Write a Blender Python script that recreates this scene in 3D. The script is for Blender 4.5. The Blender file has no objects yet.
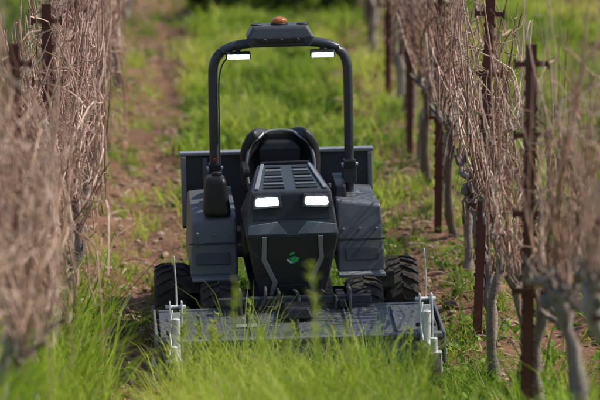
import bpy, bmesh, math, random
import numpy as np
from mathutils import Vector, Matrix, Euler
random.seed(7); rng = np.random.default_rng(11)
R = math.radians
scene = bpy.context.scene
scene.view_settings.view_transform = 'Standard'
try: scene.view_settings.look = 'None'
except Exception: pass
scene.view_settings.exposure = 0
COL = scene.collection

# ------------------------------------------------------------ noise + terrain
_T = rng.random((256, 256))
def vnoise(x, y):
    x = np.asarray(x, float); y = np.asarray(y, float)
    xi = np.floor(x).astype(int); yi = np.floor(y).astype(int)
    fx = x-xi; fy = y-yi
    fx = fx*fx*(3-2*fx); fy = fy*fy*(3-2*fy)
    a = _T[xi & 255, yi & 255]; b = _T[(xi+1) & 255, yi & 255]
    c = _T[xi & 255, (yi+1) & 255]; d = _T[(xi+1) & 255, (yi+1) & 255]
    return (a*(1-fx)+b*fx)*(1-fy)+(c*(1-fx)+d*fx)*fy
RL = -1.44; RR = 1.15
ROW0 = RL; SP = RR-RL
def phase(x):  # 0..1 across a lane, 0 = vine row
    return ((np.asarray(x, float)-ROW0)/SP) % 1.0
def ramp(y):
    s = np.maximum(-.8-np.asarray(y, float), 0)
    s = np.minimum(s, 30)
    return 0.19*(np.sqrt(s*s+1.2)-math.sqrt(1.2))
def grassy(x, y):
    p = phase(x)
    n = vnoise(x*1.7+9, y*0.9+3)*0.5+vnoise(x*5+1, y*3+7)*0.5
    left = np.clip((p-0.245)/0.10, 0, 1)
    right = np.clip((0.91-p)/0.22, 0, 1)
    m = left*right
    m = np.clip(m*1.6 + (n-0.5)*1.5 - 0.25 + 0.10*(p > .5), 0, 1)
    front = np.clip((0.0-np.asarray(y, float))/0.8, 0, 1)*np.clip((p-0.24)/.1, 0, 1)
    far = np.clip((-2-np.asarray(y, float))/1.5, 0, 1)*.9
    return np.maximum(np.maximum(m, front*0.95), far)
def ground_z(x, y):
    x = np.asarray(x, float); y = np.asarray(y, float)
    p = phase(x)
    z = ramp(y)
    rut = -0.045*np.exp(-((p-0.18)/0.06)**2) - 0.03*np.exp(-((p-0.82)/0.06)**2)
    mound = 0.06*np.exp(-(np.minimum(p, 1-p)/0.07)**2)
    near = np.clip(1-np.maximum(np.abs(x)-5.5, 0)/3, 0, 1)
    z = z+(rut+mound)*near
    d = 1-grassy(x, y)
    z = z+near*(0.05*(vnoise(x*2.2, y*1.8)-.5) + (0.015+0.055*d)*(vnoise(x*9+4, y*6)-.5) + 0.030*d*(vnoise(x*21, y*17+5)-.5))
    far = np.maximum(y-45, 0)
    return z + 2.0*(vnoise(x*0.02+5, y*0.02)-.5)*np.clip(far/60, 0, 1)

# ------------------------------------------------------------ material helpers
def new_mat(name):
    m = bpy.data.materials.new(name); m.use_nodes = True
    nt = m.node_tree
    return m, nt, nt.nodes, nt.links, nt.nodes['Principled BSDF']
def noise_node(N, L, scale, detail=4, coord=None, rough=.6):
    n = N.new('ShaderNodeTexNoise'); n.inputs['Scale'].default_value = scale
    n.inputs['Detail'].default_value = detail; n.inputs['Roughness'].default_value = rough
    if coord is not None: L.new(coord, n.inputs['Vector'])
    return n
def rampn(N, L, fac, stops):
    r = N.new('ShaderNodeValToRGB'); e = r.color_ramp.elements
    e[0].position = stops[0][0]; e[0].color = (*stops[0][1], 1)
    e[1].position = stops[-1][0]; e[1].color = (*stops[-1][1], 1)
    for p, c in stops[1:-1]:
        k = e.new(p); k.color = (*c, 1)
    L.new(fac, r.inputs['Fac']); return r
def paint(name, col, rough=.4, metal=0., dust=.35, dustcol=(.22, .17, .12), bump=.0, spec=.5):
    m, nt, N, L, B = new_mat(name)
    tc = N.new('ShaderNodeTexCoord')
    n1 = noise_node(N, L, 3.5, 5, tc.outputs['Object'], .72)
    n2 = noise_node(N, L, 60, 2, tc.outputs['Object'])
    mul = N.new('ShaderNodeMath'); mul.operation = 'MULTIPLY'
    L.new(n1.outputs['Fac'], mul.inputs[0]); L.new(n2.outputs['Fac'], mul.inputs[1])
    mr = N.new('ShaderNodeMapRange'); mr.inputs['From Min'].default_value = .18; mr.inputs['From Max'].default_value = .45
    mr.inputs['To Max'].default_value = dust
    L.new(mul.outputs[0], mr.inputs['Value'])
    mx = N.new('ShaderNodeMix'); mx.data_type = 'RGBA'
    mx.inputs[6].default_value = (*col, 1); mx.inputs[7].default_value = (*dustcol, 1)
    L.new(mr.outputs[0], mx.inputs[0]); L.new(mx.outputs[2], B.inputs['Base Color'])
    r = N.new('ShaderNodeMapRange'); r.inputs['To Min'].default_value = rough-.08; r.inputs['To Max'].default_value = min(1, rough+.25)
    L.new(n1.outputs['Fac'], r.inputs['Value']); L.new(r.outputs[0], B.inputs['Roughness'])
    B.inputs['Metallic'].default_value = metal
    B.inputs['Specular IOR Level'].default_value = spec
    bp = N.new('ShaderNodeBump'); bp.inputs['Strength'].default_value = .08+bump; bp.inputs['Distance'].default_value = .002
    L.new(n2.outputs['Fac'], bp.inputs['Height']); L.new(bp.outputs[0], B.inputs['Normal'])
    return m
M_body = paint('graphite_paint', (.046, .051, .062), .30, .2, .14)
M_panel = paint('panel_grey', (.125, .135, .155), .34, .15, .20)
M_trim = paint('trim_grey', (.26, .275, .30), .33, .25, .2)
M_black = paint('black_plastic', (.010, .010, .012), .36, 0, .08)
M_seat = paint('seat_vinyl', (.014, .014, .016), .40, 0, .12)
M_steel = paint('zinc_steel', (.68, .69, .70), .38, .3, .2)
M_deck = paint('deck_paint', (.085, .094, .115), .32, .25, .45)
M_tyre = paint('tyre_rubber', (.018, .017, .016), .8, 0, .6, (.11, .08, .055))
M_rubber = paint('rubber', (.018, .018, .018), .7, 0, .5)
M_rust = paint('rusted_steel', (.11, .034, .022), .75, .05, .45, (.22, .085, .045), .4)
M_wire = paint('wire_steel', (.22, .20, .18), .5, .6, .3)
def emis(name, col, s):
    m, nt, N, L, B = new_mat(name)
    tc = N.new('ShaderNodeTexCoord')
    v = N.new('ShaderNodeTexVoronoi'); v.inputs['Scale'].default_value = 45; L.new(tc.outputs['Object'], v.inputs['Vector'])
    mr = N.new('ShaderNodeMapRange'); mr.inputs['From Max'].default_value = .7; mr.inputs['To Min'].default_value = s; mr.inputs['To Max'].default_value = s*.25
    L.new(v.outputs['Distance'], mr.inputs['Value'])
    B.inputs['Base Color'].default_value = (.6, .6, .6, 1)
    B.inputs['Emission Color'].default_value = (*col, 1); L.new(mr.outputs[0], B.inputs['Emission Strength'])
    return m
M_lamp = emis('led_lens', (.66, .88, 1.0), 60)
M_work = emis('work_led', (.70, .95, 1.0), 5)
M_amber, nt, N, L, B = new_mat('amber_lens')
B.inputs['Base Color'].default_value = (.40, .11, .03, 1); B.inputs['Roughness'].default_value = .15
B.inputs['Emission Color'].default_value = (1, .25, .02, 1); B.inputs['Emission Strength'].default_value = .04
M_red, nt, N, L, B = new_mat('red_knob'); B.inputs['Base Color'].default_value = (.4, .02, .015, 1)
M_green, nt, N, L, B = new_mat('green_badge'); B.inputs['Base Color'].default_value = (.03, .45, .14, 1)
M_white, nt, N, L, B = new_mat('white_badge'); B.inputs['Base Color'].default_value = (.7, .7, .7, 1)
M_grille, nt, N, L, B = new_mat('mesh_grille')
tc = N.new('ShaderNodeTexCoord'); mp = N.new('ShaderNodeMapping'); mp.inputs['Scale'].default_value = (1, .01, 1)
L.new(tc.outputs['Object'], mp.inputs[0])
v = N.new('ShaderNodeTexVoronoi'); v.inputs['Scale'].default_value = 100; v.inputs['Randomness'].default_value = 0; L.new(mp.outputs[0], v.inputs['Vector'])
rr = rampn(N, L, v.outputs['Distance'], [(0, (.001, .001, .001)), (.3, (.003, .003, .003)), (.42, (.022, .023, .025)), (1, (.028, .029, .031))])
L.new(rr.outputs[0], B.inputs['Base Color']); B.inputs['Roughness'].default_value = .45

# ground
M_ground, nt, N, L, B = new_mat('ground_soil')
geo = N.new('ShaderNodeNewGeometry'); at = N.new('ShaderNodeAttribute'); at.attribute_name = 'grassy'
n1 = noise_node(N, L, 2.0, 4, geo.outputs['Position'], .7); n2 = noise_node(N, L, 24, 5, geo.outputs['Position'], .75); n3 = noise_node(N, L, 9, 4, geo.outputs['Position'], .7)
dirt = rampn(N, L, n2.outputs['Fac'], [(.25, (.09, .045, .030)), (.5, (.26, .150, .102)), (.62, (.38, .24, .17)), (.8, (.48, .36, .27))])
d2 = rampn(N, L, n1.outputs['Fac'], [(.3, (.62, .54, .50)), (.7, (1.15, 1.08, 1.0))])
mm = N.new('ShaderNodeMix'); mm.data_type = 'RGBA'; mm.blend_type = 'MULTIPLY'; mm.inputs[0].default_value = 1
L.new(dirt.outputs[0], mm.inputs[6]); L.new(d2.outputs[0], mm.inputs[7])
gr = rampn(N, L, n3.outputs['Fac'], [(.3, (.030, .045, .012)), (.55, (.075, .11, .02)), (.75, (.14, .17, .035))])
mg = N.new('ShaderNodeMix'); mg.data_type = 'RGBA'
ad = N.new('ShaderNodeMath'); ad.operation = 'ADD'; L.new(at.outputs['Fac'], ad.inputs[0])
nm = N.new('ShaderNodeMapRange'); nm.inputs['From Min'].default_value = .3; nm.inputs['From Max'].default_value = .7; nm.inputs['To Min'].default_value = -.35; nm.inputs['To Max'].default_value = .35
L.new(n3.outputs['Fac'], nm.inputs['Value']); L.new(nm.outputs[0], ad.inputs[1]); ad.use_clamp = True
L.new(ad.outputs[0], mg.inputs[0]); L.new(mm.outputs[2], mg.inputs[6]); L.new(gr.outputs[0], mg.inputs[7])
L.new(mg.outputs[2], B.inputs['Base Color']); B.inputs['Roughness'].default_value = .95; B.inputs['Specular IOR Level'].default_value = .15
bp = N.new('ShaderNodeBump'); bp.inputs['Strength'].default_value = 1; bp.inputs['Distance'].default_value = .03
L.new(n2.outputs['Fac'], bp.inputs['Height']); L.new(bp.outputs[0], B.inputs['Normal'])

def leaf_mat(name, stops, trans=.45, rough=.5, attr='rnd'):
    m, nt, N, L, B = new_mat(name)
    a = N.new('ShaderNodeAttribute'); a.attribute_name = attr
    r = rampn(N, L, a.outputs['Fac'], stops)
    L.new(r.outputs[0], B.inputs['Base Color']); B.inputs['Roughness'].default_value = rough
    B.inputs['Specular IOR Level'].default_value = .3
    t = N.new('ShaderNodeBsdfTranslucent'); L.new(r.outputs[0], t.inputs['Color'])
    ms = N.new('ShaderNodeMixShader'); ms.inputs[0].default_value = trans
    L.new(B.outputs[0], ms.inputs[1]); L.new(t.outputs[0], ms.inputs[2])
    out = [x for x in N if x.type == 'OUTPUT_MATERIAL'][0]; L.new(ms.outputs[0], out.inputs['Surface'])
    return m
M_grass = leaf_mat('grass_blade', [(0, (.08, .16, .014)), (.3, (.22, .35, .026)), (.65, (.42, .55, .05)), (.93, (.58, .60, .12)), (1, (.55, .46, .26))], .5)
M_weed = leaf_mat('weed_leaf', [(0, (.05, .13, .015)), (.6, (.15, .28, .025)), (1, (.32, .44, .045))], .42)
M_shrub = leaf_mat('shrub_leaf', [(0, (.02, .05, .01)), (.6, (.05, .11, .02)), (1, (.11, .19, .03))], .3)
M_clip = leaf_mat('dry_clippings', [(0, (.10, .12, .03)), (.5, (.22, .18, .10)), (1, (.36, .29, .18))], .2)
def bark(name, stops, scale=40):
    m, nt, N, L, B = new_mat(name)
    a = N.new('ShaderNodeAttribute'); a.attribute_name = 'rnd'
    geo = N.new('ShaderNodeNewGeometry'); n = noise_node(N, L, scale, 2, geo.outputs['Position'], .7)
    s = N.new('ShaderNodeMath'); s.operation = 'MULTIPLY_ADD'; s.inputs[1].default_value = .65
    L.new(a.outputs['Fac'], s.inputs[0])
    s2 = N.new('ShaderNodeMath'); s2.operation = 'MULTIPLY'; s2.inputs[1].default_value = .42; L.new(n.outputs['Fac'], s2.inputs[0]); L.new(s2.outputs[0], s.inputs[2])
    r = rampn(N, L, s.outputs[0], stops); L.new(r.outputs[0], B.inputs['Base Color'])
    B.inputs['Roughness'].default_value = .6; B.inputs['Specular IOR Level'].default_value = .35
    bp = N.new('ShaderNodeBump'); bp.inputs['Strength'].default_value = .7; bp.inputs['Distance'].default_value = .01
    L.new(n.outputs['Fac'], bp.inputs['Height']); L.new(bp.outputs[0], B.inputs['Normal'])
    return m
M_cane = bark('vine_cane', [(.12, (.075, .034, .024)), (.34, (.23, .115, .080)), (.54, (.44, .26, .19)), (.86, (.68, .50, .40))])
M_trunk = bark('vine_bark', [(.15, (.045, .034, .028)), (.45, (.18, .14, .115)), (.8, (.42, .36, .31))], 60)

# ------------------------------------------------------------ mesh helpers
def mesh_from_np(name, V, loops, starts, mats, rnd=None, matidx=None, smooth=False, attr='rnd'):
    me = bpy.data.meshes.new(name)
    V = np.asarray(V, np.float32)
    me.vertices.add(len(V)); me.vertices.foreach_set('co', V.ravel())
    loops = np.asarray(loops, np.int32); starts = np.asarray(starts, np.int32)
    me.loops.add(len(loops)); me.loops.foreach_set('vertex_index', loops)
    me.polygons.add(len(starts)); me.polygons.foreach_set('loop_start', starts)
    for m in mats: me.materials.append(m)
    if matidx is not None: me.polygons.foreach_set('material_index', np.asarray(matidx, np.int32))
    me.polygons.foreach_set('use_smooth', np.full(len(starts), smooth))
    me.update(calc_edges=True); me.validate()
    if rnd is not None and len(me.vertices) == len(rnd):
        a = me.attributes.new(attr, 'FLOAT', 'POINT'); a.data.foreach_set('value', np.asarray(rnd, np.float32))
    return me
def add_obj(name, me, loc=(0, 0, 0), rot=(0, 0, 0), scale=(1, 1, 1), parent=None):
    o = bpy.data.objects.new(name, me); COL.objects.link(o)
    o.location = loc; o.rotation_euler = rot; o.scale = scale
    if parent: o.parent = parent
    return o
class Tubes:
    def __init__(s): s.V = []; s.F = []; s.r = []; s.m = []
    def tube(s, pts, rad, sides=4, rnd=.5, mat=0, cap=False):
        pts = [Vector(p) for p in pts]; n = len(pts); base = len(s.V)
        for i, p in enumerate(pts):
            t = (pts[min(i+1, n-1)]-pts[max(i-1, 0)])
            if t.length < 1e-9: t = Vector((0, 0, 1))
            t.normalize()
            a = Vector((1, 0, 0)) if abs(t.x) < .8 else Vector((0, 1, 0))
            u = t.cross(a).normalized(); w = t.cross(u)
            r = rad[i] if hasattr(rad, '__len__') else rad
            for k in range(sides):
                th = 2*math.pi*k/sides
                s.V.append(p+(u*math.cos(th)+w*math.sin(th))*r); s.r.append(rnd)
        for i in range(n-1):
            for k in range(sides):
                a = base+i*sides+k; b = base+i*sides+(k+1) % sides
                s.F.append((a, b, b+sides, a+sides)); s.m.append(mat)
        if cap:
            s.F.append(tuple(base+k for k in range(sides))[::-1]); s.m.append(mat)
            s.F.append(tuple(base+(n-1)*sides+k for k in range(sides))); s.m.append(mat)
    def mesh(s, name, mats, smooth=True):
        me = bpy.data.meshes.new(name); me.from_pydata(s.V, [], s.F)
        for m in mats: me.materials.append(m)
        me.polygons.foreach_set('material_index', s.m)
        me.polygons.foreach_set('use_smooth', [smooth]*len(s.F))
        a = me.attributes.new('rnd', 'FLOAT', 'POINT'); a.data.foreach_set('value', s.r)
        return me

# ------------------------------------------------------------ GROUND
xs = np.concatenate([[-600, -250, -110, -50, -25, -14, -10, -8], np.arange(-6.5, 6.51, .065), [8, 10, 14, 25, 50, 110, 250, 600]])
ys = np.concatenate([[-300, -120, -60, -35, -25, -20], np.arange(-18, -4, .25), np.arange(-4, 26, .06), np.arange(26, 40, .15), [42, 46, 52, 60, 75, 100, 150, 230, 400, 700]])
GX, GY = np.meshgrid(xs, ys); GZ = ground_z(GX, GY)
V = np.stack([GX.ravel(), GY.ravel(), GZ.ravel()], 1)
nx, ny = len(xs), len(ys)
I, J = np.meshgrid(np.arange(nx-1), np.arange(ny-1)); a = (J*nx+I).ravel()
loops = np.stack([a, a+1, a+1+nx, a+nx], 1).ravel()
gm = mesh_from_np('ground', V, loops, np.arange(len(a))*4, [M_ground], grassy(GX, GY).ravel(), smooth=True, attr='grassy')
add_obj('ground', gm)

# ------------------------------------------------------------ GRASS
def blades(x, y, h, w, lean, rnd, z0=None):
    n = len(x); z = ground_z(x, y)-.01 if z0 is None else z0
    th = rng.random(n)*2*np.pi; ph = rng.random(n)*2*np.pi
    wx, wy = np.cos(th)*w/2, np.sin(th)*w/2
    lx, ly = np.cos(ph)*lean*h, np.sin(ph)*lean*h
    P = np.zeros((n, 7, 3))
    for i, (f, ww, b) in enumerate([(0, .8, 0), (.45, 1., .22), (.8, .65, .62)]):
        P[:, 2*i, 0] = x-wx*ww+lx*b; P[:, 2*i, 1] = y-wy*ww+ly*b; P[:, 2*i, 2] = z+h*f*(1-.1*lean)
        P[:, 2*i+1, 0] = x+wx*ww+lx*b; P[:, 2*i+1, 1] = y+wy*ww+ly*b; P[:, 2*i+1, 2] = z+h*f*(1-.1*lean)
    P[:, 6, 0] = x+lx; P[:, 6, 1] = y+ly; P[:, 6, 2] = z+h*(1-.25*lean)
    return P.reshape(-1, 3), np.repeat(rnd, 7)
def blade_topology(n):
    b = np.arange(n)[:, None]*7
    f = np.concatenate([b+0, b+1, b+3, b+2, b+2, b+3, b+5, b+4, b+4, b+5, b+6], 1).ravel()
    st = (np.arange(n)[:, None]*11+np.array([0, 4, 8])[None]).ravel()
    return f, st
def scatter(n, x0, x1, y0, y1, power=1.0, thr=None):
    x = rng.uniform(x0, x1, n); y = rng.uniform(y0, y1, n)
    keep = rng.random(n) < grassy(x, y)**power
    return x[keep], y[keep]
PX = []; PR = []; NB = 0
def add_blades(x, y, hmin, hmax, w, lean, shade=0.):
    global NB
    n = len(x)
    clump = vnoise(x*3.1+50, y*2.6)
    h = (hmin+(hmax-hmin)*rng.random(n)**1.3)*(.3+1.3*clump)
    r = np.clip(.12+.5*rng.random(n)+.7*(vnoise(x*1.1+20, y*.8)-.4)+.5*(vnoise(x*4+2, y*2.2)-.5)+shade, 0, .92)
    r[rng.random(n) < .05] = 1.
    P, rr = blades(x, y, h, w*(.6+.8*rng.random(n)), .25+lean*rng.random(n), r)
    PX.append(P); PR.append(rr); NB += n
add_blades(*scatter(52000, -1.3, 1.15, -.2, 12), .04, .14, .007, .9)
add_blades(*scatter(46000, -1.3, 1.15, 10, 24), .05, .17, .012, .9, .05)
add_blades(*scatter(22000, 1.15, 3.6, -4, 12), .05, .20, .012, .9)
add_blades(*scatter(38000, 1.15, 4.6, 10, 24), .06, .22, .015, .9, .08)
add_blades(*scatter(9000, -4.2, -1.3, -4, 22), .05, .18, .015, .9)
for k in range(330):   # brighter tufts further up the lane
    cx = rng.uniform(-.75, 1.0) if k % 2 else rng.uniform(1.3, 4.2); cy = rng.uniform(4, 23)
    n = rng.integers(30, 70); add_blades(cx+rng.normal(0, .09, n), cy+rng.normal(0, .12, n), .10, .28, .012, .8, .35)
# foreground tall grass, in front of the mower
add_blades(*scatter(13000, -.95, 1.05, -2.4, -.32), .07, .20, .007, .7, .08)
x, y = scatter(6500, -.85, .56, -4.4, -1.0); add_blades(x, y, .26, .60, .006, .5, .28)
x, y = scatter(1500, .5, 1.1, -4.4, -1.0); add_blades(x, y, .15, .40, .007, .5, .15)
x, y = scatter(1500, -.62, .46, -1.1, -.38); add_blades(x, y, .14, .34, .006, .6, .25)
x, y = scatter(7000, -1.7, 1.4, -9, -4.0); add_blades(x, y, .2, .58, .009, .6, .2)
for k in range(380):
    cx = rng.choice([RL, RL+.35, RR, RR-.1])+rng.normal(0, .16); cy = rng.uniform(-2, 18)
    n = rng.integers(15, 50); add_blades(cx+rng.normal(0, .05, n), cy+rng.normal(0, .06, n), .04, .17, .007, .9)
for k in range(190):
    cx = -1.48+rng.normal(0, .17); cy = rng.uniform(-5.5, -.4)
    n = rng.integers(18, 40); add_blades(cx+rng.normal(0, .06, n), cy+rng.normal(0, .08, n), .3, .82, .011, .5, -.02)
for k in range(40):
    cx = 1.25+rng.normal(0, .15); cy = rng.uniform(-4.5, -1.4)
    n = rng.integers(14, 30); add_blades(cx+rng.normal(0, .06, n), cy+rng.normal(0, .08, n), .2, .5, .010, .5, .05)
f, st = blade_topology(NB)
add_obj('grass', mesh_from_np('grass', np.concatenate(PX), f, st, [M_grass], np.concatenate(PR)))

T = Tubes()
def stalk(x, y, h, r=.003, big=1.0, nh=18):
    z = float(ground_z(x, y)); dx, dy = random.gauss(0, .05), random.gauss(0, .05)
    pts = [(x+dx*t*t, y+dy*t*t, z+h*t) for t in (0, .3, .6, .85, 1)]
    T.tube(pts, [r, r, r*.8, r*.6, r*.4], 4, .6)
    for i in range(nh):
        t = 1-.26*random.random()/big**.3*.8; px, py, pz = x+dx*t*t, y+dy*t*t, z+h*t
        a = random.random()*6.28; l = (.012+.02*random.random())*big
        T.tube([(px, py, pz), (px+math.cos(a)*l, py+math.sin(a)*l, pz+l*.8)], [.0045*big, .001], 4, random.uniform(.7, .9))
for k in range(60): stalk(random.uniform(-.85, .6), random.uniform(-4.4, -1.2), random.uniform(.35, .70))
for k in range(40): stalk(random.gauss(-1.48, .18), random.uniform(-6, -1.0), random.uniform(.5, 1.05))
for (x, y, h) in [(-.425, -6.2, 1.10), (-.085, -6.2, 1.16), (-.07, -6.3, .98), (-.30, -6.3, .92), (-.62, -6.1, .95), (-.22, -6.4, .9), (.05, -6.2, .92)]: stalk(x, y, h, .003, 1.2, 18)
add_obj('grass_stalks', T.mesh('grass_stalks', [M_grass]))

def leaves_mesh(name, C, size, mat, up=.5, rnd=None):
    n = len(C); C = np.asarray(C)
    d = rng.normal(0, 1, (n, 3)); d[:, 2] = np.abs(d[:, 2])*up; d /= np.linalg.norm(d, axis=1)[:, None]
    q = rng.normal(0, 1, (n, 3)); s = np.cross(d, q); s /= np.linalg.norm(s, axis=1)[:, None]
    nrm = np.cross(d, s)
    L_ = size[:, None]; P = np.zeros((n, 6, 3))
    P[:, 0] = C; P[:, 1] = C+d*L_*.4+s*L_*.24-nrm*L_*.05; P[:, 2] = C+d*L_*.4-s*L_*.24-nrm*L_*.05
    P[:, 3] = C+d*L_*.75+s*L_*.18+nrm*L_*.0; P[:, 4] = C+d*L_*.75-s*L_*.18; P[:, 5] = C+d*L_+nrm*L_*.12
    b = np.arange(n)[:, None]*6
    f = np.concatenate([b, b+1, b+2, b+1, b+3, b+4, b+2, b+3, b+5, b+4], 1).ravel()
    st = (np.arange(n)[:, None]*10+np.array([0, 3, 7])[None]).ravel()
    r = rng.random(n) if rnd is None else rnd
    return mesh_from_np(name, P.reshape(-1, 3), f, st, [mat], np.repeat(r, 6))
C = []; S = []
def rosette(cx, cy, R_, n, s, hz=.06):
    for i in range(n):
        a = random.random()*6.28; r = R_*math.sqrt(random.random())
        C.append((cx+math.cos(a)*r, cy+math.sin(a)*r, float(ramp(cy))-.01+random.random()*hz)); S.append(s*random.uniform(.6, 1.3))
for k in range(1200):
    x_, y_ = random.uniform(-1.1, 1.1), random.uniform(.3, 25)
    if random.random() < float(grassy(x_, y_))+.04: rosette(x_, y_, random.uniform(.05, .14), random.randint(8, 20), .05+.0016*max(y_, 0))
for k in range(700):
    rosette(random.uniform(1.2, 4.2), random.uniform(-3, 25), random.uniform(.06, .2), random.randint(8, 20), .07, .1)
for k in range(34): rosette(random.gauss(1.0, .12), random.uniform(-1.6, 1.0), .10, 26, .05, .12)
for k in range(30): rosette(random.gauss(-1.2, .2), random.uniform(-3.0, .6), .12, 22, .055, .16)
for k in range(100): rosette(random.choice([RL, RR])+random.gauss(0, .15), random.uniform(-4, 20), .10, 20, .05, .12)
add_obj('weeds', leaves_mesh('weeds', C, np.array(S), M_weed))

ico = bmesh.new(); bmesh.ops.create_icosphere(ico, subdivisions=1, radius=1)
iv = np.array([v.co[:] for v in ico.verts]); iff = np.array([[v.index for v in f.verts] for f in ico.faces]); ico.free()
n = 26000; x = rng.uniform(-1.6, 1.45, n); y = rng.uniform(-2, 20, n); keep = (rng.random(n) < (1-grassy(x, y))**1.4*(.25+1.1*vnoise(x*3, y*2.2)))
x = x[keep]; y = y[keep]; n = len(x)
s = .004+.030*rng.random(n)**5+.0012*np.maximum(y, 0)/10
j = 1+.7*(rng.random((n, len(iv), 3))-.5)
P = iv[None]*j*s[:, None, None]*np.array([1, 1, .6]); P[:, :, 0] += x[:, None]; P[:, :, 1] += y[:, None]; P[:, :, 2] += (ground_z(x, y)+s*.1)[:, None]
F = (iff[None]+(np.arange(n)*len(iv))[:, None, None]).reshape(-1, 3)
M_clod = bark('soil_clod', [(.1, (.09, .048, .032)), (.45, (.25, .15, .105)), (.95, (.46, .34, .26))], 30)
add_obj('soil_clods', mesh_from_np('soil_clods', P.reshape(-1, 3), F.ravel(), np.arange(len(F))*3, [M_clod], np.repeat(rng.random(n)**1.5, len(iv))))
T = Tubes()
for k in range(900):
    x_ = random.choice([RL, RL+.15, RR, RR-.1])+random.gauss(0, .2); y_ = random.uniform(-3, 20); a = random.random()*6.28; l = random.uniform(.05, .25)
    z_ = float(ground_z(x_, y_))+.015
    T.tube([(x_, y_, z_), (x_+math.cos(a)*l*.5, y_+math.sin(a)*l*.5, z_+.02), (x_+math.cos(a)*l, y_+math.sin(a)*l, z_+random.random()*.02)], random.uniform(.002, .005), 4, random.random())
add_obj('fallen_canes', T.mesh('fallen_canes', [M_cane]))

# ------------------------------------------------------------ GRAPEVINES
def walk(p, d, n, step, wander, grav, tgt=None):
    pts = [Vector(p)]; d = Vector(d).normalized()
    for i in range(n):
        d = d+Vector((random.gauss(0, wander), random.gauss(0, wander), random.gauss(0, wander)+grav))
        d.normalize(); pts.append(pts[-1]+d*step)
    return pts
def make_vine(seed, ncane, wild, half, zmin):
    random.seed(seed); T = Tubes()
    def squash(p): return Vector((half*math.tanh(p.x/half), p.y, max(p.z, zmin+.25*abs(math.sin(p.y*37+p.x*11)))))
    hh = random.uniform(.74, .90); lx, ly = random.gauss(0, .06), random.gauss(0, .12)
    n = 13; pts = []; rad = []; ph = random.random()*6
    for i in range(n):
        t = i/(n-1)
        pts.append((lx*t+.030*math.sin(ph+t*6)+random.gauss(0, .009), ly*t+.035*math.sin(ph*2+t*5)+random.gauss(0, .01), -.08+(hh+.08)*t))
        rad.append((.036-.012*t)*random.uniform(.75, 1.3)+(.014 if i == 0 else 0)+(.014 if i >= n-2 else 0))
    T.tube(pts, rad, 8, random.uniform(.25, .75), 1, True)
    head = Vector(pts[-1])
    for k in range(10):
        i = random.randint(1, n-2); q = Vector(pts[i]); a = random.random()*6.28
        o = Vector((math.cos(a), math.sin(a), 0))*.03
        T.tube([q+o, q+o*1.3+Vector((0, 0, .05)), q+o*1.5+Vector((0, 0, .09))], [.006, .005, .002], 3, .3, 1)
    for k in range(6):
        q = head+Vector((random.gauss(0, .022), random.gauss(0, .06), random.gauss(0, .04)))
        T.tube([q-Vector((0, .03, .02)), q, q+Vector((.01, .03, .03))], [.012, .030, .014], 6, .4, 1, True)
    starts = []
    for sgn in (-1, 1):
        arm = [head.copy()]
        for i in range(6): arm.append(arm[-1]+Vector((random.gauss(0, .02), sgn*.09, random.gauss(.004, .024))))
        T.tube(arm, [.026, .023, .024, .019, .020, .015, .012], 6, .45, 1, True)
        starts += arm
    for c in range(ncane):
        s = random.choice(starts)+Vector((random.gauss(0, .015), random.gauss(0, .04), .01))
        e = s+Vector((random.gauss(0, .03), random.gauss(0, .03), .06)); T.tube([s, e], [.013, .009], 5, .35, 1)
        col = min(1, max(0, random.gauss(.5, .32)))
        typ = random.random()
        if typ < .56:
            L_ = random.uniform(.75, 1.5); k = 11
            d = (random.gauss(0, .16), random.gauss(0, .30), 1); pts = walk(e, d, k, L_/k, .17, .03)
        elif typ < .56+wild*.3:
            L_ = random.uniform(.9, 1.7); k = 12
            d = (random.choice([-1, 1])*random.uniform(.1, .4), random.gauss(0, .3), 1); pts = walk(e, d, k, L_/k, .16, -.15)
        else:
            L_ = random.uniform(.5, 1.1); k = 9
            d = (random.gauss(0, .3), random.gauss(0, .5), .8); pts = walk(e, d, k, L_/k, .26, -.02)
        pts = [squash(p) for p in pts]
        r0 = random.uniform(.0038, .0082); nn = len(pts)
        T.tube(pts, [r0*(1-.6*i/(nn-1)) for i in range(nn)], 4, col)
        for b in range(random.randint(1, 4)):
            i = random.randint(2, nn-2); q = pts[i]
            pt = [squash(p) for p in walk(q, (random.gauss(0, .6), random.gauss(0, .7), random.uniform(-.5, .9)), 5, random.uniform(.03, .08), .35, -.03)]
            T.tube(pt, [r0*.55, r0*.5, r0*.45, r0*.35, r0*.3, r0*.2], 3, min(1, col+.1))
    for c in range(int(ncane*.6*wild)):
        p = Vector((random.gauss(0, half*.5), random.uniform(-.6, .6), random.uniform(1.0, 2.0)))
        pts = [squash(q) for q in walk(p, (random.gauss(0, .3), random.gauss(0, .4), random.uniform(-1, .1)), 9, random.uniform(.05, .11), .28, -.10)]
        T.tube(pts, [.0042]*5+[.003]*5, 3, min(1, max(0, random.gauss(.55, .3))))
    return T.mesh('grapevine_mesh_%d' % seed, [M_cane, M_trunk])
right_v = [make_vine(100+i, 20, .9, .20, .60) for i in range(8)]
left_v = [make_vine(200+i, 32, 1.25, .22, .48) for i in range(8)]
random.seed(5)
def vine_row(X, y0, y1, lib, step=1.05):
    y = y0; k = 0
    while y < y1:
        me = lib[random.randrange(len(lib))]
        x = X+random.gauss(0, .03)
        add_obj('grapevine', me, (x, y, float(ground_z(x, y))), (0, random.gauss(0, .02), random.choice([0, math.pi])+random.gauss(0, .06)),
                (random.uniform(.9, 1.15), 1, random.uniform(.97, 1.08)))
        y += step*random.uniform(.9, 1.1)
vine_row(RL, -7.6, 30, left_v, .92)
vine_row(RR, -5.4, 30, right_v, 1.02)
vine_row(RR+SP, -3, 26, right_v, 1.5)
vine_row(RL-SP, -3, 26, left_v, 1.6)

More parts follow.
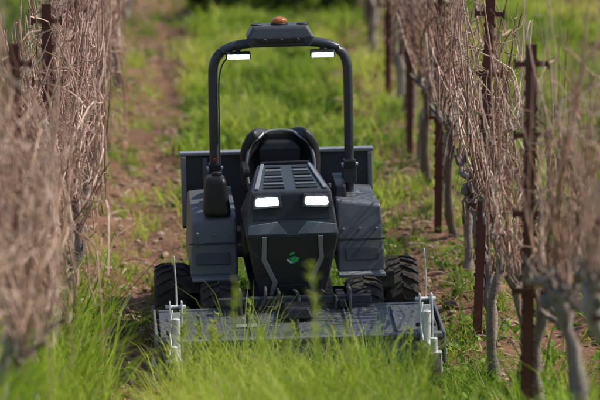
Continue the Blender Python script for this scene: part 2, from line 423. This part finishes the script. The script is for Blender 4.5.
def post_mesh():
    bm = bmesh.new()
    def bx(x0, x1, y0, y1, z0, z1):
        vs = [bm.verts.new((x, y, z)) for x in (x0, x1) for y in (y0, y1) for z in (z0, z1)]
        for f in [(0, 1, 3, 2), (4, 6, 7, 5), (0, 4, 5, 1), (2, 3, 7, 6), (0, 2, 6, 4), (1, 5, 7, 3)]: bm.faces.new([vs[i] for i in f])
    bx(-.024, .024, -.003, .003, -.4, 2.08); bx(-.027, -.0242, -.004, .03, -.4, 2.08); bx(.0242, .027, -.004, .03, -.4, 2.08)
    for z in (.82, 1.22, 1.62, 1.98):
        bx(-.085, .085, -.012, -.0035, z-.014, z+.014); bx(-.09, -.078, -.02, -.0125, z-.022, z+.03); bx(.078, .09, -.02, -.0125, z-.022, z+.03)
    for i in range(22):
        z = .3+i*.08
        bx(-.035, -.0272, .0, .012, z, z+.022); bx(.0272, .035, .0, .012, z, z+.022)
    me = bpy.data.meshes.new('trellis_post'); bm.normal_update(); bm.to_mesh(me); bm.free(); me.materials.append(M_rust); return me
pm = post_mesh()
def posts(X, ylist, dx=0):
    for y in ylist: add_obj('trellis_post', pm, (X+dx, y, float(ground_z(X, y))), (random.gauss(0, .014), random.gauss(0, .014), random.gauss(0, .15)))
posts(RR, [-5.6, -2.5, .5, 3.8, 7, 10.1, 13.3, 16.5, 19.7, 23, 26, 29], -.06)
posts(RL, [-6.6, -2.9, .3, 3.6, 6.8, 10.0, 13.3, 16.5, 19.7, 23, 26, 29], -.02)
posts(RR+SP, np.arange(-2, 28, 3.2)); posts(RL-SP, np.arange(-2, 28, 3.2))
for X in (RR, RL, RR+SP, RL-SP):
    T = Tubes()
    for z, off in ((.84, 0), (1.24, .082), (1.24, -.082), (1.64, .082), (1.64, -.082), (1.99, 0)):
        pts = [(X+off+random.gauss(0, .004), y, float(ramp(y))+z+random.gauss(0, .006)) for y in np.arange(-8, 32, 1.2)]
        T.tube(pts, .0017, 4, .5)
    add_obj('trellis_wire', T.mesh('trellis_wire', [M_wire]))

# ------------------------------------------------------------ far shrubs at the lane end
def shrub(x, y, w, d, h, n, ls):
    c = rng.normal(0, 1, (n, 3)); c /= np.linalg.norm(c, axis=1)[:, None]; c *= (rng.random(n)**.45)[:, None]
    k = rng.integers(0, 9, n); off = rng.uniform(-1, 1, (9, 3))*np.array([.6, .6, .45]); sc = rng.uniform(.35, .6, 9)
    c = c*sc[k][:, None]+off[k]
    P = np.stack([x+c[:, 0]*w, y+c[:, 1]*d, float(ground_z(x, y))+h*.5+c[:, 2]*h*.55], 1); P[:, 2] = np.maximum(P[:, 2], float(ground_z(x, y)))
    me = leaves_mesh('shrub', P, ls*rng.uniform(.7, 1.3, n), M_shrub, 1)
    o = add_obj('shrub', me)
    T = Tubes()
    for i in range(7): T.tube(walk((x, y, float(ground_z(x, y))-.05), (random.gauss(0, .5), random.gauss(0, .5), 1), 6, h*.15, .15, 0), [.03, .026, .022, .018, .014, .01, .006], 5, .4)
    add_obj('branches', T.mesh('branches', [M_trunk]), parent=o)
for (x, y, w, d, h) in [(-.45, 16.2, .4, .5, .5), (.35, 16.8, .6, .7, .75), (1.0, 15.9, .3, .5, .5), (2.6, 18, .9, .9, .8), (.2, 21, 1.2, 1, 1.6)]:
    shrub(x, y, w, d, h, 4000, .07)

# ------------------------------------------------------------ TRACTOR
def empty(name, loc, rot):
    o = bpy.data.objects.new(name, None); COL.objects.link(o); o.location = loc; o.rotation_euler = rot; o.empty_display_size = .3; return o
VR = (0, R(-1.0), R(2.6)); VL = (.014, -.15, -.014)
tractor = empty('compact_tractor', VL, VR)
mower = empty('mower_deck', VL, VR)
tractor.scale = mower.scale = (1.02, 1.02, 1.02)
def finish(o, bev=.006, seg=2):
    if bev:
        m = o.modifiers.new('b', 'BEVEL'); m.width = bev; m.segments = seg; m.limit_method = 'ANGLE'; m.angle_limit = R(25); m.harden_normals = False
    return o
def hull(name, pts, mat, par, bev=.006, seg=2, mirror=False):
    bm = bmesh.new()
    for p in pts: bm.verts.new(p)
    if mirror:
        for p in pts: bm.verts.new((-p[0], p[1], p[2]))
    bmesh.ops.remove_doubles(bm, verts=bm.verts[:], dist=1e-5)
    r = bmesh.ops.convex_hull(bm, input=bm.verts[:])
    bmesh.ops.delete(bm, geom=[g for g in r['geom_interior'] if isinstance(g, bmesh.types.BMVert)], context='VERTS')
    bmesh.ops.dissolve_limit(bm, angle_limit=R(1.5), verts=bm.verts[:], edges=bm.edges[:])
    bmesh.ops.recalc_face_normals(bm, faces=bm.faces[:])
    me = bpy.data.meshes.new(name); bm.to_mesh(me); bm.free(); me.materials.append(mat)
    return finish(add_obj(name, me, parent=par), bev, seg)
def box(name, c, s, mat, par, bev=.005, rot=None, seg=2):
    hx, hy, hz = s[0]/2, s[1]/2, s[2]/2
    Rm = Euler(rot).to_matrix() if rot else Matrix.Identity(3)
    pts = [tuple(Vector(c)+Rm@Vector((a*hx, b*hy, d*hz))) for a in (-1, 1) for b in (-1, 1) for d in (-1, 1)]
    return hull(name, pts, mat, par, bev, seg)
def plate(name, poly, n_off, mat, par, bev=.002):
    n_off = Vector(n_off); a = [Vector(p) for p in poly]; b = [p+n_off for p in a]
    me = bpy.data.meshes.new(name); k = len(a)
    F = [tuple(range(k)), tuple(range(2*k-1, k-1, -1))]+[(i, k+i, k+(i+1) % k, (i+1) % k) for i in range(k)]
    me.from_pydata(a+b, [], F); bm = bmesh.new(); bm.from_mesh(me); bmesh.ops.recalc_face_normals(bm, faces=bm.faces[:]); bm.to_mesh(me); bm.free()
    me.materials.append(mat); return finish(add_obj(name, me, parent=par), bev, 1)
def tube(name, pts, r, mat, par, sides=12, smoothp=True):
    pts = [Vector(p) for p in pts]
    if smoothp and len(pts) > 2:
        for _ in range(3):
            q = [pts[0]]
            for i in range(len(pts)-1):
                q += [pts[i]*.75+pts[i+1]*.25, pts[i]*.25+pts[i+1]*.75]
            q.append(pts[-1]); pts = q
    T = Tubes(); T.tube(pts, r, sides, .5, 0, True); return add_obj(name, T.mesh(name, [mat]), parent=par)
def cyl(name, a, b, r, mat, par, sides=24, bev=.003):
    T = Tubes(); T.tube([a, b], r, sides, .5, 0, True); me = T.mesh(name, [mat], False)
    return finish(add_obj(name, me, parent=par), bev, 1)
def lathe_wheel(name, cx, cy, cz, r, w, par, lugs=18, rim=True):
    h = w/2
    prof = [(-h*.55, r*.52), (-h*.9, r*.62), (-h, r*.78), (-h*.92, r*.9), (-h*.7, r*.955), (0, r*.97), (h*.7, r*.955), (h*.92, r*.9), (h, r*.78), (h*.9, r*.62), (h*.55, r*.52)]
    n = 48; Vv = []; F = []
    for i in range(n):
        a = 2*math.pi*i/n
        for (x, rr) in prof: Vv.append((x, math.cos(a)*rr, math.sin(a)*rr))
    k = len(prof)
    for i in range(n):
        for q in range(k-1):
            F.append((i*k+q, i*k+q+1, ((i+1) % n)*k+q+1, ((i+1) % n)*k+q))
    for i in range(lugs):
        for sgn in (-1, 1):
            a0 = 2*math.pi*(i+(.5 if sgn > 0 else 0))/lugs; b = len(Vv)
            for (fx, da) in ((.04, 0), (.6, .13), (1.0, .24)):
                for dr in (.93, 1.03 if fx < .9 else .93):
                    for dd in (-.055, .055):
                        a = a0+da+dd; Vv.append((sgn*h*fx, math.cos(a)*r*dr, math.sin(a)*r*dr))
            for s_ in range(2):
                o = b+s_*4
                F += [(o, o+4, o+6, o+2), (o+1, o+3, o+7, o+5), (o+2, o+6, o+7, o+3)]
            F += [(b, b+2, b+3, b+1)]
    me = bpy.data.meshes.new(name); me.from_pydata([(x+cx, y+cy, z+cz) for x, y, z in Vv], [], F); me.materials.append(M_tyre)
    add_obj(name, me, parent=par)
    if rim:
        for sgn in (-1, 1):
            T = Tubes(); T.tube([(cx+sgn*h*.0, cy, cz), (cx+sgn*h*.45, cy, cz)], r*.54, 24, .5, 0, True)
            T.tube([(cx+sgn*h*.45, cy, cz), (cx+sgn*h*.7, cy, cz)], r*.2, 12, .5, 0, True)
            add_obj('rim', T.mesh('rim', [M_trim], False), parent=par)
P = tractor
for sx in (-1, 1):
    lathe_wheel('front_wheel', sx*.43, .78, .20, .22, .22, P)
    lathe_wheel('rear_wheel', sx*.69, 1.22, .215, .228, .22, P, 20)
    cyl('axle_hub', (sx*.2, 1.22, .215), (sx*.60, 1.22, .215), .06, M_black, P)
    cyl('axle_arm', (sx*.1, .78, .22), (sx*.35, .78, .22), .045, M_black, P)
hull('chassis', [(.2, .55, .2), (.2, 1.9, .2), (.24, .6, .36), (.26, 1.9, .5)], M_black, P, .01, 2, True)
# hood
hull('hood', [(.19, .665, .33), (.275, .60, .73), (.235, .655, .985), (.275, 1.15, .78), (.19, 1.15, .33), (.165, 1.12, 1.06)], M_body, P, .014, 3, True)
yl = lambda z: .665-.1625*(z-.33)-.0005
yu = lambda z: .60+.2157*(z-.73)
off = (0, -.006, 0)
def fr(x, z, o=-.001): return (x, (yl(z) if z <= .73 else yu(z))+o, z)
plate('grille_centre', [fr(-.085, .43), fr(.085, .43), fr(.150, .59), fr(.145, .725), fr(-.145, .725), fr(-.150, .59)], off, M_grille, P)
plate('grille_lower', [fr(-.12, .34), fr(.12, .34), fr(.085, .42), fr(-.085, .42)], off, M_grille, P)
for s_ in (-1, 1):
    plate('grille_side', [fr(s_*.185, .60), fr(s_*.245, .66), fr(s_*.262, .725), fr(s_*.18, .725)], off, M_grille, P)
    plate('grille_side_lower', [fr(s_*.125, .48), fr(s_*.210, .47), fr(s_*.232, .60), fr(s_*.178, .575)], off, M_grille, P)
    plate('trim_strip', [fr(s_*.150, .725, -.003), fr(s_*.178, .725, -.003), fr(s_*.184, .58, -.003), fr(s_*.120, .44, -.003), fr(s_*.146, .34, -.003), fr(s_*.124, .34, -.003), fr(s_*.090, .44, -.003), fr(s_*.155, .59, -.003)], (0, -.010, 0), M_trim, P)
    plate('trim_brow', [fr(s_*.03, .738), fr(s_*.262, .738), fr(s_*.256, .79), fr(s_*.09, .81)], (0, -.009, 0), M_panel, P)
plate('grille_upper', [fr(-.23, .82), fr(.23, .82), fr(.205, .965), fr(-.205, .965)], (0, -.006, 0), M_black, P)
for s_ in (-1, 1):
    hz = .065
    hull('headlight_housing', [(s_*.055, .585, .830+hz), (s_*.235, .60, .820+hz), (s_*.222, .61, .905+hz), (s_*.065, .60, .91+hz), (s_*.06, .68, .835+hz), (s_*.225, .68, .90+hz), (s_*.235, .68, .825+hz), (s_*.07, .68, .905+hz)], M_black, P, .006)
    hull('headlight_lens', [(s_*.075, .580, .847+hz), (s_*.217, .588, .843+hz), (s_*.210, .594, .890+hz), (s_*.080, .590, .894+hz), (s_*.08, .61, .85+hz), (s_*.21, .61, .85+hz), (s_*.205, .62, .885+hz), (s_*.085, .62, .888+hz)], M_lamp, P, .010)
    for k in range(3):
        cyl('led_bezel', (s_*(.108+.036*k), .574, .868+hz), (s_*(.108+.036*k), .590, .868+hz), .012, M_lamp, P, 16, .002)
plate('badge_leaf', [fr(.0, .555, -.008), fr(.03, .565, -.008), fr(.04, .59, -.008), fr(.012, .602, -.008), fr(-.02, .59, -.008)], (0, -.003, 0), M_green, P, 0)
plate('badge_leaf_tip', [fr(-.02, .605, -.008), fr(.002, .61, -.008), fr(.018, .626, -.008), fr(-.012, .624, -.008)], (0, -.003, 0), M_green, P, 0)
plate('badge_line', [fr(-.035, .575, -.008), fr(-.01, .555, -.008), fr(.0, .56, -.008), fr(-.03, .587, -.008)], (0, -.003, 0), M_white, P, 0)
def ht(x, t): return (x, .655+.465*t, .986+.074*t+.001)
for s_ in (-1, 1):
    plate('hood_rib', [ht(s_*.190, .03), ht(s_*.214, .03), ht(s_*.150, .95), ht(s_*.13, .95)], (0, 0, .012), M_trim, P)
    for k in range(7):
        t0 = .08+k*.125
        plate('hood_louvre', [ht(s_*.035, t0), ht(s_*(.165-.05*t0), t0), ht(s_*(.16-.05*t0), t0+.06), ht(s_*.035, t0+.06)], (0, 0, .006), M_panel if k % 2 else M_grille, P, .001)
    for k in range(5):
        box('side_vent', (s_*.265, .75+k*.07, .66), (.03, .03, .12), M_black, P, .003)
    box('hood_latch', (s_*.24, .72, .86), (.02, .05, .03), M_black, P, .003)
hull('console', [(.19, 1.15, .74), (.15, 1.14, 1.075), (.13, 1.26, 1.04), (.19, 1.28, .74)], M_black, P, .01, 2, True)
hull('floor', [(.34, 1.1, .50), (.34, 1.9, .50), (.34, 1.1, .54), (.34, 1.9, .54)], M_black, P, .005, 1, True)
for s_ in (-1, 1):
    t = .0 if s_ < 0 else .08
    hull('fender', [(s_*.30, 1.02, .40), (s_*.59, 1.02, .40), (s_*.57, 1.10, .72+t), (s_*.30, 1.10, .76+t), (s_*.30, 1.75, .82), (s_*.57, 1.75, .80), (s_*.59, 1.75, .44), (s_*.30, 1.75, .44)], M_panel, P, .018, 3)
    box('fender_seam', (s_*.45, 1.045, .60), (.28, .012, .010), M_black, P, .002, (R(-14), 0, 0))
    box('fender_recess', (s_*.45, 1.030, .51), (.20, .010, .07), M_body, P, .003, (R(-14), 0, 0))
    box('fender_step', (s_*.44, .98, .40), (.28, .10, .02), M_trim, P, .004)
    box('fender_flap', (s_*.54, 1.0, .36), (.2, .012, .10), M_rubber, P, .003)
    for k in range(3):
        cyl('bolt', (s_*(.34+.10*k), 1.035, .66), (s_*(.34+.10*k), 1.070, .66), .008, M_trim, P, 8, 0)
hull('rear_panel', [(.60, 1.92, .52), (.60, 1.95, .98), (.60, 1.98, .98), (.60, 1.96, .52)], M_body, P, .006, 2, True)
for s_ in (-1, 1):
    box('rear_panel_post', (s_*.585, 1.91, .76), (.03, .02, .44), M_trim, P, .004)
    box('rear_panel_brace', (s_*.45, 1.912, .76), (.03, .016, .42), M_panel, P, .004)
box('rear_panel_cap', (0, 1.94, .995), (1.22, .07, .022), M_trim, P, .006)
hull('rear_box', [(.45, 1.99, .35), (.45, 2.4, .35), (.45, 1.99, .75), (.45, 2.3, .70)], M_body, P, .01, 2, True)
hull('side_tank', [(-.50, 1.10, .75), (-.33, 1.06, .75), (-.33, 1.28, .75), (-.50, 1.28, .75), (-.48, 1.13, .99), (-.36, 1.10, .99), (-.36, 1.28, .99), (-.48, 1.28, .99)], M_black, P, .035, 4)
cyl('tank_cap', (-.41, 1.19, .975), (-.41, 1.19, 1.01), .03, M_black, P)
hull('side_console', [(.30, 1.2, .82), (.38, 1.2, .82), (.30, 1.5, .82), (.38, 1.5, .82), (.31, 1.22, .90), (.37, 1.22, .90), (.31, 1.5, .93), (.37, 1.5, .93)], M_black, P, .012)
hull('seat_cushion', [(.20, 1.36, .80), (.20, 1.72, .78), (.19, 1.34, .90), (.19, 1.7, .88)], M_seat, P, .03, 4, True)
def seatback():
    bm = bmesh.new(); n = 16
    rows = [(.84, .19), (.92, .205), (1.0, .21), (1.06, .205), (1.11, .19), (1.15, .165), (1.17, .13)]
    grid = []
    for zi, (z, w) in enumerate(rows):
        row = []
        for i in range(n+1):
            u = -1+2*i/n; x = w*u
            y = 1.66+.10*(z-.84)-.11*abs(u)**3-.02*(z > 1.1)
            row.append(bm.verts.new((x, y, z-.03*abs(u)**4)))
        grid.append(row)
    for a, b in zip(grid, grid[1:]):
        for i in range(n): bm.faces.new((a[i], a[i+1], b[i+1], b[i]))
    me = bpy.data.meshes.new('seat_back'); bm.to_mesh(me); bm.free(); me.materials.append(M_seat)
    me.polygons.foreach_set('use_smooth', [True]*len(me.polygons))
    o = add_obj('seat_back', me, parent=P); m = o.modifiers.new('s', 'SOLIDIFY'); m.thickness = .06; m.offset = -1
    m = o.modifiers.new('b', 'BEVEL'); m.width = .02; m.segments = 3; m.limit_method = 'ANGLE'; m.angle_limit = R(50)
    edge = []
    for (z, w) in rows: edge.append((-w, 1.55+.10*(z-.84), z-.03))
    T = edge+[(-.08, 1.66, 1.175), (.08, 1.66, 1.175)]+[(-p[0], p[1], p[2]) for p in edge[::-1]]
    tube('seat_piping', T, .009, M_trim, P, 8)
seatback()
hull('seat_insert', [(.12, 1.585, .90), (.135, 1.59, 1.07), (.12, 1.66, .90), (.135, 1.68, 1.07), (.09, 1.60, 1.12), (.09, 1.68, 1.12)], M_black, P, .02, 3, True)
hull('armrest', [(-.24, 1.35, .94), (-.20, 1.35, .94), (-.24, 1.62, .96), (-.20, 1.62, .96), (-.24, 1.35, .98), (-.20, 1.35, .98), (-.24, 1.62, 1.01), (-.20, 1.62, 1.01)], M_seat, P, .012, 3)
# roll bar
ry = 1.42; rw = .412
tube('roll_bar', [(-rw, ry+.02, .80), (-rw, ry, 1.2), (-rw, ry, 1.50), (-rw+.005, ry, 1.66), (-.32, ry, 1.735), (-.2, ry, 1.755), (0, ry, 1.76), (.2, ry, 1.755), (.32, ry, 1.735), (rw-.005, ry, 1.66), (rw, ry, 1.50), (rw, ry, 1.2), (rw, ry+.02, .78)], .029, M_body, P, 16)
for s_ in (-1, 1):
    box('roll_bar_hinge', (s_*rw, ry-.005, 1.0), (.075, .085, .05), M_black, P, .008)
    box('roll_bar_plate', (s_*rw, ry+.01, .93), (.085, .075, .10), M_body, P, .006)
    box('roll_bar_foot', (s_*rw, ry+.01, .81), (.12, .12, .02), M_trim, P, .004)
    cyl('hinge_pin', (s_*(rw-.05), ry-.03, 1.0), (s_*(rw+.05), ry-.03, 1.0), .010, M_steel, P, 12, 0)
    box('work_light_body', (s_*.255, ry-.035, 1.688), (.15, .05, .042), M_black, P, .008, (R(12), 0, 0))
    box('work_light_lens', (s_*.255, ry-.062, 1.681), (.134, .008, .030), M_work, P, .003, (R(12), 0, 0))
    box('work_light_bracket', (s_*.255, ry-.01, 1.722), (.03, .03, .045), M_black, P, .003)
cyl('red_knob', (-rw, ry-.06, 1.055), (-rw, ry-.03, 1.055), .010, M_red, P, 12, .002)
hull('sensor_housing', [(.20, ry-.10, 1.765), (.205, ry-.10, 1.80), (.165, ry-.08, 1.865), (.165, ry+.08, 1.865), (.20, ry+.10, 1.80), (.18, ry+.10, 1.755), (.17, ry-.09, 1.735)], M_body, P, .018, 3, True)
hull('sensor_face', [(.15, ry-.112, 1.765), (.15, ry-.112, 1.80), (.15, ry-.09, 1.765), (.15, ry-.09, 1.80)], M_black, P, .006, 2, True)
for x_ in (-.10, 0, .10): cyl('camera_lens', (x_, ry-.12, 1.782), (x_, ry-.105, 1.782), .013, M_black, P, 16, .002)
cyl('beacon_base', (.0, ry, 1.862), (.0, ry, 1.878), .052, M_black, P)
T = Tubes(); T.tube([(0, ry, 1.878), (0, ry, 1.895), (0, ry, 1.905), (0, ry, 1.91)], [.046, .045, .034, .012], 20, .5, 0, True); add_obj('beacon', T.mesh('beacon', [M_amber]), parent=P)
for x_ in (-.14, .14): cyl('gps_antenna', (x_, ry, 1.862), (x_, ry, 1.872), .035, M_black, P)
tube('cable', [(-rw+.032, ry-.02, 1.0), (-rw+.034, ry-.025, 1.3), (-rw+.034, ry-.02, 1.6), (-.3, ry-.02, 1.70), (-.2, ry-.03, 1.74)], .005, M_rubber, P, 6)
for i in range(5):
    x_ = -.16+.08*i+random.uniform(-.02, .02)
    tube('hydraulic_hose', [(x_, .66, .38), (x_*1.1, .55, .44-.015*i), (x_*1.3+.03, .46, .39), (x_*1.4, .42, .32)], .010, M_rubber, P, 8)

# ------------------------------------------------------------ MOWER
P = mower
hull('deck_top', [(.80, .04, .235), (.80, .50, .315), (.80, .04, .215), (.80, .50, .295)], M_deck, P, .005, 2, True)
hull('deck_front_plate', [(.80, .02, .235), (.80, .035, .235), (.80, -.03, .10), (.80, -.015, .10)], M_deck, P, .004, 2, True)
box('front_bar', (0, .012, .243), (1.62, .05, .03), M_panel, P, .006)
box('front_lower_bar', (0, -.04, .10), (1.60, .03, .022), M_panel, P, .005)
hull('deck_back', [(.80, .50, .32), (.80, .54, .32), (.80, .50, .10), (.80, .54, .10)], M_deck, P, .004, 2, True)
for i in range(5):
    x_ = -.56+i*.28
    hull('deck_rib', [(x_-.006, .05, .24), (x_+.006, .05, .24), (x_-.006, .48, .312), (x_+.006, .48, .312), (x_-.006, .10, .265), (x_+.006, .10, .265), (x_-.006, .44, .322), (x_+.006, .44, .322)], M_deck, P, .002, 1)
for i in range(12):
    cyl('deck_bolt', (-.74+i*.135, .006, .19), (-.74+i*.135, -.008, .185), .009, M_trim, P, 6, 0)
for i in range(44):
    x_ = -.77+i*.0358
    box('flap', (x_, -.03+random.uniform(-.006, .006), .055), (.031, .008, .085), M_rubber, P, .001, (random.uniform(-.1, .1), random.uniform(-.06, .06), 0), 1)
n = 300; cx_ = rng.uniform(-.78, .78, n); cy_ = .06+.42*rng.random(n)**.7
add_obj('clippings', leaves_mesh('clippings', np.stack([cx_, cy_, .236+(cy_-.04)*.174+.004], 1), rng.uniform(.008, .024, n), M_clip, .06), parent=P)
hull('gearbox', [(.10, .28, .29), (.10, .46, .31), (.07, .30, .36), (.07, .44, .37)], M_black, P, .015, 2, True)
box('hitch_frame', (0, .50, .36), (.9, .05, .05), M_body, P, .006)
for s_ in (-1, 1):
    box('hitch_arm', (s_*.28, .60, .34), (.05, .3, .05), M_body, P, .006)
    box('hitch_plate', (s_*.32, .48, .37), (.014, .14, .13), M_panel, P, .003)
    hull('side_plate', [(s_*.815, -.05, .02), (s_*.815, .56, .04), (s_*.815, .56, .32), (s_*.815, .0, .26), (s_*.83, -.05, .02), (s_*.83, .56, .04), (s_*.83, .56, .32), (s_*.83, .0, .26)], M_panel, P, .004)
    hull('skid', [(s_*.80, -.08, .005), (s_*.85, -.08, .005), (s_*.80, .56, .01), (s_*.85, .56, .01), (s_*.80, -.08, .02), (s_*.85, -.08, .02), (s_*.80, .56, .03), (s_*.85, .56, .03)], M_steel, P, .004)
    bx = s_*.715
    for k in (-1, 1):
        plate('caster_bracket', [(bx+k*.034, -.03, .20), (bx+k*.034, .14, .25), (bx+k*.034, .12, .36), (bx+k*.034, .06, .48), (bx+k*.034, .01, .48), (bx+k*.034, -.03, .34)], (.008, 0, 0), M_steel, P, .001)
    box('bracket_face', (bx, -.005, .34), (.052, .012, .17), M_steel, P, .003)
    box('bracket_lug', (bx, .03, .42), (.045, .04, .05), M_black, P, .004)
    cyl('bracket_pin', (bx-.055, .035, .45), (bx+.06, .035, .45), .012, M_steel, P, 12, .002)
    cyl('bracket_pin_lower', (bx-.055, .03, .30), (bx+.06, .03, .30), .012, M_black, P, 12, .002)
    cyl('bracket_pipe', (bx, -.05, .14), (bx, -.05, .40), .024, M_steel, P, 16, .003)
    tube('marker_rod', [(bx+.01, .05, .45), (bx+.008, .055, .60), (bx+.0, .06, .74)], .005, M_steel, P, 6)
    cx_ = bx+s_*.02
    box('caster_arm', (cx_, -.12, .21), (.05, .20, .035), M_steel, P, .004)
    cyl('caster_pivot', (cx_, -.22, .17), (cx_, -.22, .28), .020, M_steel, P, 16, .002)
    for k in (-1, 1):
        hull('caster_fork', [(cx_+k*.036, -.24, .19), (cx_+k*.036, -.19, .19), (cx_+k*.036, -.27, .085), (cx_+k*.036, -.24, .085),
                             (cx_+k*.043, -.24, .19), (cx_+k*.043, -.19, .19), (cx_+k*.043, -.27, .085), (cx_+k*.043, -.24, .085)], M_steel, P, .002, 1)
    box('caster_top', (cx_, -.215, .193), (.09, .055, .012), M_steel, P, .003)
    lathe_wheel('caster_wheel', cx_, -.255, .095, .10, .055, P, 0)
    tube('chain', [(bx-.02, -.01, .44), (bx-.04, -.06, .34), (bx-.03, -.12, .24)], .006, M_steel, P, 6)
box('deck_decal_plate', (-.3, .25, .276), (.12, .05, .003), M_trim, P, 0, (R(10), 0, 0))

# ------------------------------------------------------------ LIGHT, CAMERA
el, az = 48, 82    # az: clockwise from +Y (view direction)
sd = Vector((math.sin(R(az))*math.cos(R(el)), math.cos(R(az))*math.cos(R(el)), math.sin(R(el))))
sun = bpy.data.lights.new('sun', 'SUN'); sun.energy = 5.0; sun.angle = R(.5); sun.color = (1, .93, .79)
so = bpy.data.objects.new('sun', sun); COL.objects.link(so); so.rotation_euler = sd.to_track_quat('Z', 'Y').to_euler(); so.location = sd*30
w = bpy.data.worlds.new('World'); scene.world = w; w.use_nodes = True
N = w.node_tree.nodes; L = w.node_tree.links
sk = N.new('ShaderNodeTexSky'); sk.sky_type = 'NISHITA'; sk.sun_disc = False; sk.sun_elevation = R(el); sk.sun_rotation = R(az)
L.new(sk.outputs[0], N['Background'].inputs['Color']); N['Background'].inputs['Strength'].default_value = .15
cam = bpy.data.cameras.new('camera'); co = bpy.data.objects.new('camera', cam); COL.objects.link(co)
co.location = (-.51, -18, 4.5); co.rotation_euler = (R(90-10.9), 0, R(-1.64))
cam.sensor_width = 36; cam.lens = 189; cam.clip_end = 2000; cam.clip_start = .1
cam.dof.use_dof = True; cam.dof.focus_distance = 18.75; cam.dof.aperture_fstop = 1.9; cam.dof.aperture_blades = 9
scene.camera = co
